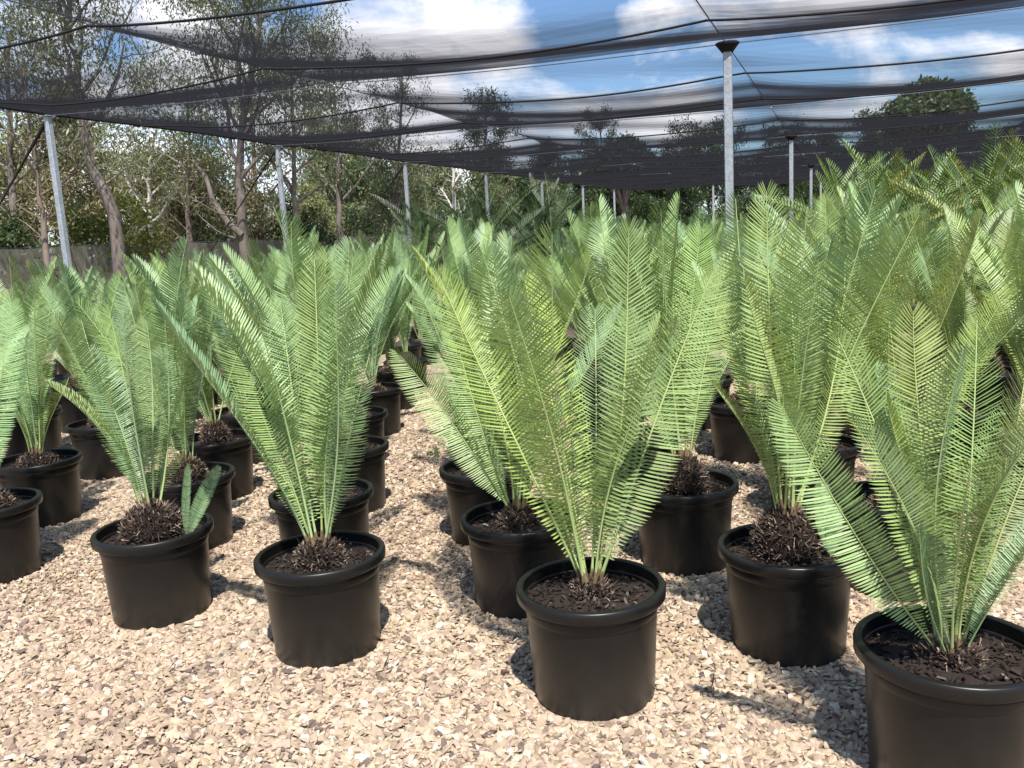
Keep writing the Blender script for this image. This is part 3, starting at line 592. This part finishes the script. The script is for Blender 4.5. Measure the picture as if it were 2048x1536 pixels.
for (x, y), lab in zip(BIG, biglab):
    r = empty('big_cycad', (x, y, 0)); tag(r, lab, 'cycad', 'big dark green cycads'); PLANTS.append((x, y))
    for nm, me in (('pot', POT), ('soil', SOIL[0]), ('caudex', caudex(.13, .35))):
        o = link(bpy.data.objects.new(nm, me), r); o.scale = (1.25, 1.25, 1.25)
    crown = np.array([x, y, .78]); yel = lab.find('yellow') >= 0 and 'behind' not in lab
    for q in range(26):
        az = rm.uniform(0, 6.28); lean = np.radians(rm.uniform(6, 62)); L = rm.uniform(1.15, 1.55) * (1.15 if lab.find('behind the aisle') > 0 else 1.0); h = np.array([math.cos(az), math.sin(az), 0])
        T = crown + (h * math.sin(lean) + np.array([0, 0, 1]) * math.cos(lean)) * L
        f_ = rotz_about(np.array([0, 0, .8]) - h * .8, norm(T - crown), rm.normal(0, .35))
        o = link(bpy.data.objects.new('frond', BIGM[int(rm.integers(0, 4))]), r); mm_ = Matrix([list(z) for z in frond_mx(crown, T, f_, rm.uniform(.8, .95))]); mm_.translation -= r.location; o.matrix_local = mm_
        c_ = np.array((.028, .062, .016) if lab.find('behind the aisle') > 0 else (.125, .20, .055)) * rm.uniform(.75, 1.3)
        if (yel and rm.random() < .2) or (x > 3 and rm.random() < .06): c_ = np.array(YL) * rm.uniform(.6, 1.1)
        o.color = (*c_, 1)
r = empty('big_cycad', (3.15, 4.5, 0)); tag(r, 'big cycad past the right edge whose pale frond reaches level into view', 'cycad', 'big dark green cycads'); PLANTS.append((3.15, 4.5))
for nm, me in (('pot', POT), ('soil', SOIL[0]), ('caudex', caudex(.13, .35))): o = link(bpy.data.objects.new(nm, me), r); o.scale = (1.25, 1.25, 1.25)
crown = np.array([3.15, 4.5, .78])
for q in range(9):
    if q == 0: T = at(1955, 578, 4.3)
    else:
        az = rm.uniform(-1.2, 1.6); lean = np.radians(rm.uniform(10, 50)); h = np.array([math.cos(az), math.sin(az), 0]); T = crown + (h * math.sin(lean) + np.array([0, 0, 1]) * math.cos(lean)) * 1.35
    h = norm((T - crown) * [1, 1, 0]); o = link(bpy.data.objects.new('frond', BIGM[q % 4]), r); mm_ = Matrix([list(z) for z in frond_mx(crown, T, np.array([0, -.35, 1.]) - h * .3, .9)]); mm_.translation -= r.location; o.matrix_local = mm_; o.color = (.14, .21, .06, 1)
# ------------------------------------------------------------------ gravel stones
rgv = np.random.default_rng(8)
def stones(y0, y1, pitch, smin, smax, ico):
    ys = np.arange(y0, y1, pitch); out = []
    for y in ys:
        hw = .64 * y + .35; xs = np.arange(-hw, hw, pitch); out.append(np.c_[xs + rgv.uniform(-.5, .5, len(xs)) * pitch, np.full(len(xs), y) + rgv.uniform(-.5, .5, len(xs)) * pitch])
    P = np.concatenate(out); k = np.ones(len(P), bool)
    for (x, y) in PLANTS: k &= (P[:, 0] - x) ** 2 + (P[:, 1] - y) ** 2 > .203 ** 2
    P = P[k]; n = len(P)
    if ico:
        g = (1 + 5 ** .5) / 2; B = norm(np.array([[-1, g, 0], [1, g, 0], [-1, -g, 0], [1, -g, 0], [0, -1, g], [0, 1, g], [0, -1, -g], [0, 1, -g], [g, 0, -1], [g, 0, 1], [-g, 0, -1], [-g, 0, 1]]))
        Fc = np.array([[0, 11, 5], [0, 5, 1], [0, 1, 7], [0, 7, 10], [0, 10, 11], [1, 5, 9], [5, 11, 4], [11, 10, 2], [10, 7, 6], [7, 1, 8], [3, 9, 4], [3, 4, 2], [3, 2, 6], [3, 6, 8], [3, 8, 9], [4, 9, 5], [2, 4, 11], [6, 2, 10], [8, 6, 7], [9, 8, 1]])
    else:
        B = norm(np.array([[x, y, z] for z in (-1, 1) for y in (-1, 1) for x in (-1, 1)], float)); Fc = np.array([[0, 2, 3], [0, 3, 1], [4, 5, 7], [4, 7, 6], [0, 1, 5], [0, 5, 4], [2, 6, 7], [2, 7, 3], [0, 4, 6], [0, 6, 2], [1, 3, 7], [1, 7, 5]])
    sz = rgv.uniform(0, 1, n) ** 1.6 * (smax - smin) + smin
    V = B[None] * (1 + rgv.normal(0, .2, (n, len(B), 1))) + rgv.normal(0, .12, (n, len(B), 3))
    V = V * (sz[:, None] * np.c_[rgv.uniform(.8, 1.25, n), rgv.uniform(.55, .9, n), rgv.uniform(.26, .5, n)])[:, None]
    a, b, c = rgv.uniform(0, 6.28, n), rgv.normal(0, .4, n), rgv.normal(0, .4, n)
    ca, sa, cb, sb, cc, s_c = np.cos(a), np.sin(a), np.cos(b), np.sin(b), np.cos(c), np.sin(c)
    x, y, z = V[..., 0], V[..., 1], V[..., 2]
    y, z = y * cb[:, None] - z * sb[:, None], y * sb[:, None] + z * cb[:, None]
    x, z = x * cc[:, None] + z * s_c[:, None], -x * s_c[:, None] + z * cc[:, None]
    x, y = x * ca[:, None] - y * sa[:, None], x * sa[:, None] + y * ca[:, None]
    und = .006 * np.sin(P[:, 0] * 2.1 + 1) * np.cos(P[:, 1] * 1.7)
    V = np.stack([x + P[:, :1], y + P[:, 1:2], z + (.003 + und + rgv.uniform(-.2, .5, n) * sz * .5)[:, None]], -1)
    return V.reshape(-1, 3), (Fc[None] + (np.arange(n) * len(B))[:, None, None]).reshape(-1, 3)
mb = MB()
for a in ((1.75, 3.6, .0165, .0088, .0225, True), (3.6, 5.4, .0195, .0105, .022, False), (5.4, 9.5, .030, .014, .028, False)):
    V, F_ = stones(*a); mb.add(V, F_)
tag(mb.obj('gravel', M['stone']), 'pale cream and pink crushed gravel between the pots', 'gravel', kind='stuff')
# dry leaflets and twigs fallen on the gravel
rl = np.random.default_rng(15); mb = MB()
for _ in range(420):
    y = rl.uniform(2.0, 8.5); x = rl.uniform(-.62, .62) * y
    if rl.random() < .7 and PLANTS: q = PLANTS[int(rl.integers(0, 30))]; a_, r_ = rl.uniform(0, 6.28), rl.uniform(.22, .5); x, y = q[0] + r_ * math.cos(a_), q[1] + r_ * math.sin(a_)
    a_ = rl.uniform(0, 6.28); d = np.array([math.cos(a_), math.sin(a_), rl.normal(0, .12)]) * rl.uniform(.015, .05); sd = np.array([-math.sin(a_), math.cos(a_), rl.normal(0, .3)]) * rl.uniform(.0015, .004); c = np.array([x, y, .021 + rl.uniform(0, .006)])
    mb.add([c - d, c - d * .2 - sd, c + d, c - d * .2 + sd, c + [0, 0, .004]], np.array([[0, 1, 4], [1, 2, 4], [2, 3, 4], [3, 0, 4]]))
tag(mb.obj('leaf_litter', M['caudex']), 'dry brown leaflets and bits of twig scattered over the gravel', 'leaf litter', kind='stuff')
# weeds on the gravel
def weed(x, y, s, label, seed):
    rng = np.random.default_rng(seed); mb = MB()
    for _ in range(26):
        az = rng.uniform(0, 6.28); l = s * rng.uniform(.5, 1.2); d = norm([math.cos(az), math.sin(az), rng.uniform(.15, .9)]); sd = norm(np.cross(d, [0, 0, 1])) * l * .13; b = np.array([x, y, .01]) + rng.normal(0, s * .25, 3) * [1, 1, .1]
        mb.add([b, b + d * l * .55 - sd, b + d * l - [0, 0, l * .1], b + d * l * .55 + sd], np.array([[0, 1, 2, 3]]))
    o = mb.obj('weed', M['gum_leaf']); o.color = (.05, .10, .03, 1); tag(o, label, 'weed', 'small weeds in the gravel')
g0 = lambda px, py: (lambda d: d[:2] * (-HC / d[2]))(ray(px, py))
for i_, (px, py, s_, lb) in enumerate([(868, 912, .075, 'low green weed in the aisle gravel left of the second right pot'), (905, 905, .05, 'tiny weed sprig right beside the larger aisle weed'), (758, 936, .06, 'weed tuft at the foot of the left aisle pots'), (600, 960, .05, 'thin weed in front of the pots behind the shaggy trunk')]):
    x, y = g0(px, py); weed(x, y, s_, lb, 50 + i_)
# ------------------------------------------------------------------ trees
def leaf_cloud(mb, rng, C_, n, rad, ll, lw_, droop, matn=1):
    C_ = np.repeat(np.asarray(C_), n, 0); m_ = len(C_)
    P = C_ + rng.normal(0, 1, (m_, 3)) * rad * [.55, .55, .45]
    d = norm(rng.normal(0, 1, (m_, 3)) + np.array([0, 0, -droop])); s_ = norm(np.cross(d, rng.normal(0, 1, (m_, 3)))); l = (ll * rng.uniform(.6, 1.25, m_))[:, None]; w_ = (lw_ * rng.uniform(.7, 1.2, m_))[:, None]
    V = np.stack([P, P + d * l * .45 + s_ * w_, P + d * l, P + d * l * .45 - s_ * w_], 1).reshape(-1, 3)
    mb.add(V, np.arange(m_ * 4).reshape(-1, 4), matn)
def branch(rng, p, d, L, n=5, wob=.18, up=.1):
    P = [np.array(p, float)]; d = norm(d)
    for _ in range(n): d = norm(d + rng.normal(0, wob, 3) + np.array([0, 0, up])); P.append(P[-1] + d * L / n)
    return np.array(P), d
def tree_mb(seed, trunk, r0, limbs=7, lim_len=2.2, sub=5, twig=3, leaves=26, crad=.28, ll=.13, lw_=.016, droop=1.1, start=.45, up=.12, fork=True, spread=.9, low=0):
    rng = np.random.default_rng(seed); wd, lf = MB(), MB(); tr = np.array(trunk, float)
    n = 14; tt = np.linspace(0, 1, len(tr)); ti = np.linspace(0, 1, n); P = np.stack([np.interp(ti, tt, tr[:, c]) for c in range(3)], -1)
    P[1:-1] = (P[:-2] + 2 * P[1:-1] + P[2:]) / 4; P[1:] += rng.normal(0, r0 * .15, (n - 1, 3)) * [1, 1, 0]
    rad = r0 * .85 * (1 - .72 * ti) * (1 + .35 * np.exp(-ti * 18)); tube(wd, P, rad, 9)
    ends = []
    for b in range(limbs):
        f = start + (1 - start) * ((b + rng.random() * .7) / limbs); f = min(f, 1); p = np.array([np.interp(f, ti, P[:, c]) for c in range(3)]); az = b * 2.4 + rng.uniform(-.5, .5)
        d = np.array([math.cos(az) * spread, math.sin(az) * spread, rng.uniform(.35, 1.1)]); L = lim_len * rng.uniform(.7, 1.15) * (1.15 - .5 * f)
        B, dd = branch(rng, p, d, L, 6, .16, up); rb = np.interp(f, ti, rad) * .62; rr = np.linspace(rb, rb * .3, len(B)); tube(wd, B, rr, 6)
        for s_ in range(sub):
            g = .3 + .7 * (s_ + rng.random()) / sub; g = min(g, 1); q = np.array([np.interp(g, np.linspace(0, 1, len(B)), B[:, c]) for c in range(3)])
            SB, d2 = branch(rng, q, norm(dd + rng.normal(0, .75, 3)), L * rng.uniform(.28, .5), 4, .22, .05); tube(wd, SB, np.linspace(rb * .33, rb * .12, len(SB)), 4, cap=False)
            ends += [SB[-1], SB[2]]
            for t_ in range(twig):
                TB, _ = branch(rng, SB[int(rng.integers(2, 5))], norm(d2 + rng.normal(0, .8, 3)), L * rng.uniform(.12, .25), 3, .25, -.02); tube(wd, TB, np.linspace(rb * .12, rb * .05, len(TB)), 3, cap=False); ends.append(TB[-1])
    for b in range(low):                # thin bare twigs on the lower trunk
        f = rng.uniform(.15, .6); p = np.array([np.interp(f, ti, P[:, c]) for c in range(3)]); az = rng.uniform(0, 6.28)
        B, _ = branch(rng, p, [math.cos(az), math.sin(az), rng.uniform(.3, 1.2)], lim_len * rng.uniform(.4, .8), 6, .2, .08); tube(wd, B, np.linspace(r0 * .16, r0 * .04, 7), 4, cap=False)
        for e_ in B[3:]: ends.append(e_) if rng.random() < .35 else None
    leaf_cloud(lf, rng, ends, leaves, crad, ll, lw_, droop, 0)
    return wd, lf
def put_tree(name, wd, lf, loc, label, cat='tree', bark='bark', col=(.07, .095, .04), group=None, rotz=0, scale=1):
    r = empty(name, loc); r.rotation_euler = (0, 0, rotz); r.scale = (scale,) * 3; tag(r, label, cat, group)
    if isinstance(wd, MB): wd = wd.mesh('trunk', [M[bark]]); lf = lf.mesh('crown', [M['gum_leaf']])
    link(bpy.data.objects.new('trunk', wd), r); c = link(bpy.data.objects.new('crown', lf), r); c.color = (*col, 1); return r, wd, lf
def trunkpts(base, pts):                # px path at one distance -> local path
    Y = base[1]; out = [(0, 0, -.1)]
    for q in pts:
        w_ = at(q[0], q[1], Y + (q[2] if len(q) > 2 else 0)); out.append((w_[0] - base[0], w_[1] - base[1], w_[2]))
    return out
def foot(px, v):                        # ground point on the line v posts out, in the pixel column px near the horizon
    d = ray(px, 500)[:2]; k = v * S / (d @ NV[:2]); return np.array([d[0] * k, d[1] * k, 0])
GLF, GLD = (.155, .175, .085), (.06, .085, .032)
b = foot(240, PL + .17); put_tree('gum_tree', *tree_mb(101, trunkpts(b, [(236, 490), (225, 430), (205, 370), (182, 320), (168, 270), (160, 200), (150, 120), (140, 40), (135, -60)]), .14, 12, 2.1, 5, 3, 30, .27, .105, .012, 1.2, .56, .2, spread=.6, low=3), b, 'leaning grey barked gum tree with a bent trunk behind the nearest left post', col=GLF)
b = foot(92, PL + .16); put_tree('gum_tree', *tree_mb(102, trunkpts(b, [(90, 480), (82, 420), (76, 370), (70, 320), (55, 230), (45, 120)]), .065, 9, 1.7, 5, 4, 6, .24, .13, .015, 1.0, .4, .22, spread=.6, low=12), b, 'thin brown twiggy tree left of the nearest left post', bark='bark_red', col=(.085, .10, .05))
b = foot(488, PL + .20); put_tree('gum_tree', *tree_mb(103, trunkpts(b, [(488, 480), (484, 420), (478, 360), (474, 300), (490, 220), (505, 120), (520, 40), (525, -50)]), .14, 15, 3.0, 6, 4, 44, .28, .105, .012, 1.3, .36, .16, spread=.75, low=6), b, 'tall spreading gum tree with many upright limbs behind the second left post', col=GLF)
b2 = foot(480, PL + .205); wd = MB(); tube(wd, [at(484, 470, b2[1]) - b2, at(455, 445, b2[1]) - b2, at(425, 400, b2[1]) - b2, at(412, 355, b2[1]) - b2, at(385, 320, b2[1]) - b2], [.075, .07, .06, .05, .025], 7); lf = MB(); leaf_cloud(lf, np.random.default_rng(1), [at(385, 320, b2[1]) - b2, at(400, 300, b2[1]) - b2], 40, .4, .13, .016, 1)
put_tree('gum_tree', wd, lf, b2, 'crooked low limb tree forking left beside the tall spreading gum', col=GLF)
def simple(px, v, top, r0, label, seed, bark='bark', col=GLF, **kw):
    b = foot(px, v); put_tree('gum_tree', *tree_mb(seed, trunkpts(b, [(px, 470), (px - 2, 420)] + top), r0, **kw), b, label, bark=bark, col=col); return b
simple(512, PL + .75, [(508, 350), (500, 200)], .13, 'gum tree with smooth salmon pink trunk beside the tall spreading gum', 104, 'bark_pink', limbs=8, lim_len=2.2, leaves=16, start=.5)
simple(592, PL + .35, [(590, 380), (588, 250), (580, 140)], .12, 'grey gum tree just right of the second left post', 105, limbs=10, lim_len=2.2, leaves=18, start=.45)
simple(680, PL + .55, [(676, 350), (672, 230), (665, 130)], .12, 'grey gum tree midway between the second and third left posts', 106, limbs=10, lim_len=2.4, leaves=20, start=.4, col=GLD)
simple(378, PL + .6, [(374, 370), (380, 280), (372, 170)], .09, 'slim reddish trunked tree left of the tall spreading gum', 107, 'bark_red', limbs=10, lim_len=2.0, leaves=16, start=.35, low=8)
simple(300, PL + .9, [(296, 360), (310, 250)], .10, 'pale forked gum behind the yellow green bush', 108, 'bark_white', limbs=8, lim_len=2.2, leaves=18, start=.35)
simple(910, PL + 1.0, [(908, 395), (906, 340), (905, 290)], .16, 'dead white trunked gum between the third and fourth left posts', 109, 'bark_white', limbs=5, lim_len=2.0, leaves=5, start=.15, low=3)
simple(30, PL + .55, [(25, 380), (15, 200), (20, 60)], .11, 'brown barked gum at the left edge of the view', 110, limbs=9, lim_len=2.0, leaves=16, start=.55, low=4)
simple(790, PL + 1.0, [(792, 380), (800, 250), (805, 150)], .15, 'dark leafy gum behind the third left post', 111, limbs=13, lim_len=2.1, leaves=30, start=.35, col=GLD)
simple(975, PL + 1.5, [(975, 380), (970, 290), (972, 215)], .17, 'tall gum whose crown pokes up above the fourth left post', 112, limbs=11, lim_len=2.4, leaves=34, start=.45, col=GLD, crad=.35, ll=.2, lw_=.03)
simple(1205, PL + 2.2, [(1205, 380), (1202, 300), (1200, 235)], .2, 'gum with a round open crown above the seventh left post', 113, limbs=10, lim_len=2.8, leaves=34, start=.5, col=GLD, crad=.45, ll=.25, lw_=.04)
def far_tree(px, Y, top, label, seed, wpx, col, flat=1.0):
    rng = np.random.default_rng(seed); d = at(px, 460, Y); b = np.array([d[0], d[1], 0.]); H = at(px, top, Y)[2]; wr = wpx / F_PX * Y / 2
    wd, lf = MB(), MB(); hc = H - wr * .95 * flat; tube(wd, [(0, 0, -.1), (.1, 0, hc * .35), (0, .1, hc * .7), (.1, 0, hc + wr * .3)], [.3, .22, .17, .06], 8)
    C_ = []
    for q in range(46):                  # lobes of foliage over a broad dome
        d = norm(rng.normal(0, 1, 3)); d[2] = abs(d[2]) * 1.1 - .45; c = d * np.array([wr, wr, wr * .95 * flat]) * rng.uniform(.5, .86) + [0, 0, hc]
        tube(wd, [(0, 0, hc * rng.uniform(.5, .8)), c * .5 + np.array([0, 0, hc * .35]), c], [.09, .05, .02], 4, cap=False); lr = wr * rng.uniform(.16, .3)
        for _ in range(34): e = norm(rng.normal(0, 1, 3)); C_.append(c + e * lr * rng.uniform(.5, 1) * [1, 1, .7])
    leaf_cloud(lf, rng, C_, 9, .22, .3, .07, .5, 0)
    return put_tree('broad_tree', wd, lf, b, label, col=col)
far_tree(1860, 38, 128, 'broad round topped tree seen through the cloth at upper right', 120, 185, (.11, .15, .055))
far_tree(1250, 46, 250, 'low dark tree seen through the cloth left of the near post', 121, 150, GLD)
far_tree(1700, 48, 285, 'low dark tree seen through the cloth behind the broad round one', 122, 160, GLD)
# two kinds of bush / wood trees, copied round the edge of the block
wood = []
for q, (h, r0, ln, lv, st) in enumerate([(6.5, .12, 2.3, 30, .22), (7.5, .13, 2.1, 34, .28), (5.5, .10, 2.4, 34, .12), (8.0, .15, 2.5, 30, .3)]):
    a, b_ = tree_mb(200 + q, [(0, 0, -.1), (.25 * (q - 1), .1, h * .4), (.1, -.15 * q, h * .85)], r0, 13, ln, 6, 3, lv, .42, .24, .034, .8, st, .08, spread=.85, low=5)
    wood.append((a.mesh('trunk', [M[('bark', 'bark_white', 'bark_red', 'bark')[q]]]), b_.mesh('crown', [M['gum_leaf']])))
rw = np.random.default_rng(61)
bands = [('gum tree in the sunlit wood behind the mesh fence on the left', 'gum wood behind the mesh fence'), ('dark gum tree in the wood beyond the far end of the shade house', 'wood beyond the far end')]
def put_wood(x, y, which, col, sc_):
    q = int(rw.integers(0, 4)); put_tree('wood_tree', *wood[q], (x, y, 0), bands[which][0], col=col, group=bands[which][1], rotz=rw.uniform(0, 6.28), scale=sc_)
for row, (dv, n0) in enumerate([(1.0, 0), (1.9, .4), (3.0, .2)]):
    k = -2.2 + n0
    while k < 9.6:
        p = house(AL + k + rw.normal(0, .08), PL + dv + rw.normal(0, .15), 0); px, py = pix((p[0], p[1], 2))
        if -200 < px < 1400 and p[1] > 3:
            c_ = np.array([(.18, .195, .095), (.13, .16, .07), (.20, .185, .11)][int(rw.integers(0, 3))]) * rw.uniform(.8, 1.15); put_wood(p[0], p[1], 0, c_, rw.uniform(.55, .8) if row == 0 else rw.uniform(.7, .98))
        k += (1.25, .95, .9)[row]
for row in range(3):
    v = PL + 3.2
    while v > -6.5:
        p = house(AL + 7.3 + 1.1 * row + rw.normal(0, .12), v + rw.normal(0, .12), 0); px, py = pix((p[0], p[1], 2))
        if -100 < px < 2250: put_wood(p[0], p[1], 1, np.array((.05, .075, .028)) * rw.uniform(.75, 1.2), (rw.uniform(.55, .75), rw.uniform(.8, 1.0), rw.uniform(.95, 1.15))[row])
        v -= .5
# shrubs
def bush(px, v, wpx, hm, label, col, seed, n=220, ll=.09, lw_=.025):
    b = foot(px, v); rng = np.random.default_rng(seed); wr = wpx / F_PX * b[1] / 2; mb, wd = MB(), MB(); C_ = []
    for _ in range(n):
        d = norm(rng.normal(0, 1, 3)); rr = rng.uniform(.55, 1) * (1 + .18 * math.sin(d[0] * 5 + d[2] * 7 + seed)); C_.append([d[0] * wr * rr, d[1] * wr * .8 * rr, hm * (.48 + .5 * d[2] * rr)])
    C_ = np.array(C_); C_[:, 2] = np.maximum(C_[:, 2], .05); leaf_cloud(mb, rng, C_, 34, .17, ll, lw_, .2, 0)
    for _ in range(9): az = rng.uniform(0, 6.28); tube(wd, branch(rng, (0, 0, -.05), [math.cos(az) * .8, math.sin(az) * .8, 1.2], hm * .85, 5, .15)[0], np.linspace(.03, .008, 6), 5)
    r = empty('shrub', b); tag(r, label, 'shrub'); o = mb.obj('foliage', M['gum_leaf'], r); o.color = (*col, 1); wd.obj('stem', M['bark'], r)
bush(245, PL + .5, 200, 2.85, 'yellow green rounded bush behind the fence between two left trunks', (.15, .17, .035), 1)
bush(165, PL + .52, 120, 2.7, 'yellow green bush right behind the nearest left post', (.13, .15, .035), 2, 150)
bush(30, PL + .52, 120, 2.5, 'dark green bush at the left edge behind the fence', (.05, .075, .025), 3)
bush(600, PL + .5, 170, 2.9, 'dark leafy bush behind the second left post', (.035, .055, .02), 4)
bush(740, PL + .52, 170, 2.9, 'dark leafy bush dotted with pale flowers left of the third left post', (.04, .06, .022), 5)
bush(860, PL + .6, 140, 2.9, 'green bush just right of the third left post', (.05, .085, .025), 6)
bush(905, PL + .45, 90, 2.4, 'reddish brown bush under the dead white trunk', (.13, .075, .035), 7, 120)
bush(430, PL + .55, 130, 2.1, 'small dull green bush under the crooked low limb', (.07, .09, .03), 8)
bush(1030, PL + .7, 150, 2.9, 'dark bush behind the fifth left post', (.035, .06, .02), 9)
# understorey along the far end: one bush, copied
rng = np.random.default_rng(91); C_ = []
for _ in range(150): d = norm(rng.normal(0, 1, 3)); rr = rng.uniform(.5, 1); C_.append([d[0] * 1.5 * rr, d[1] * 1.2 * rr, max(.1, 1.25 + 1.2 * d[2] * rr)])
mb, wd = MB(), MB(); leaf_cloud(mb, rng, np.array(C_), 26, .22, .18, .05, .2, 0)
for _ in range(7): az = rng.uniform(0, 6.28); tube(wd, branch(rng, (0, 0, -.05), [math.cos(az), math.sin(az), 1.2], 2.0, 5, .15)[0], np.linspace(.04, .01, 6), 5)
BM, BS = mb.mesh('foliage', [M['gum_leaf']]), wd.mesh('stem', [M['bark']])
v = PL + 2.6
while v > -6.0:
    p = house(AL + 6.75 + rng.normal(0, .1), v, 0); r = empty('shrub', p); r.rotation_euler = (0, 0, rng.uniform(0, 6.28)); r.scale = (rng.uniform(.9, 1.2), rng.uniform(.9, 1.2), rng.uniform(.8, 1.25))
    tag(r, 'dark bush in the undergrowth beyond the far end of the shade house', 'shrub', 'bushes beyond the far end')
    o = link(bpy.data.objects.new('foliage', BM), r); o.color = (*(np.array((.05, .08, .028)) * rng.uniform(.7, 1.3)), 1); link(bpy.data.objects.new('stem', BS), r)
    v -= .36
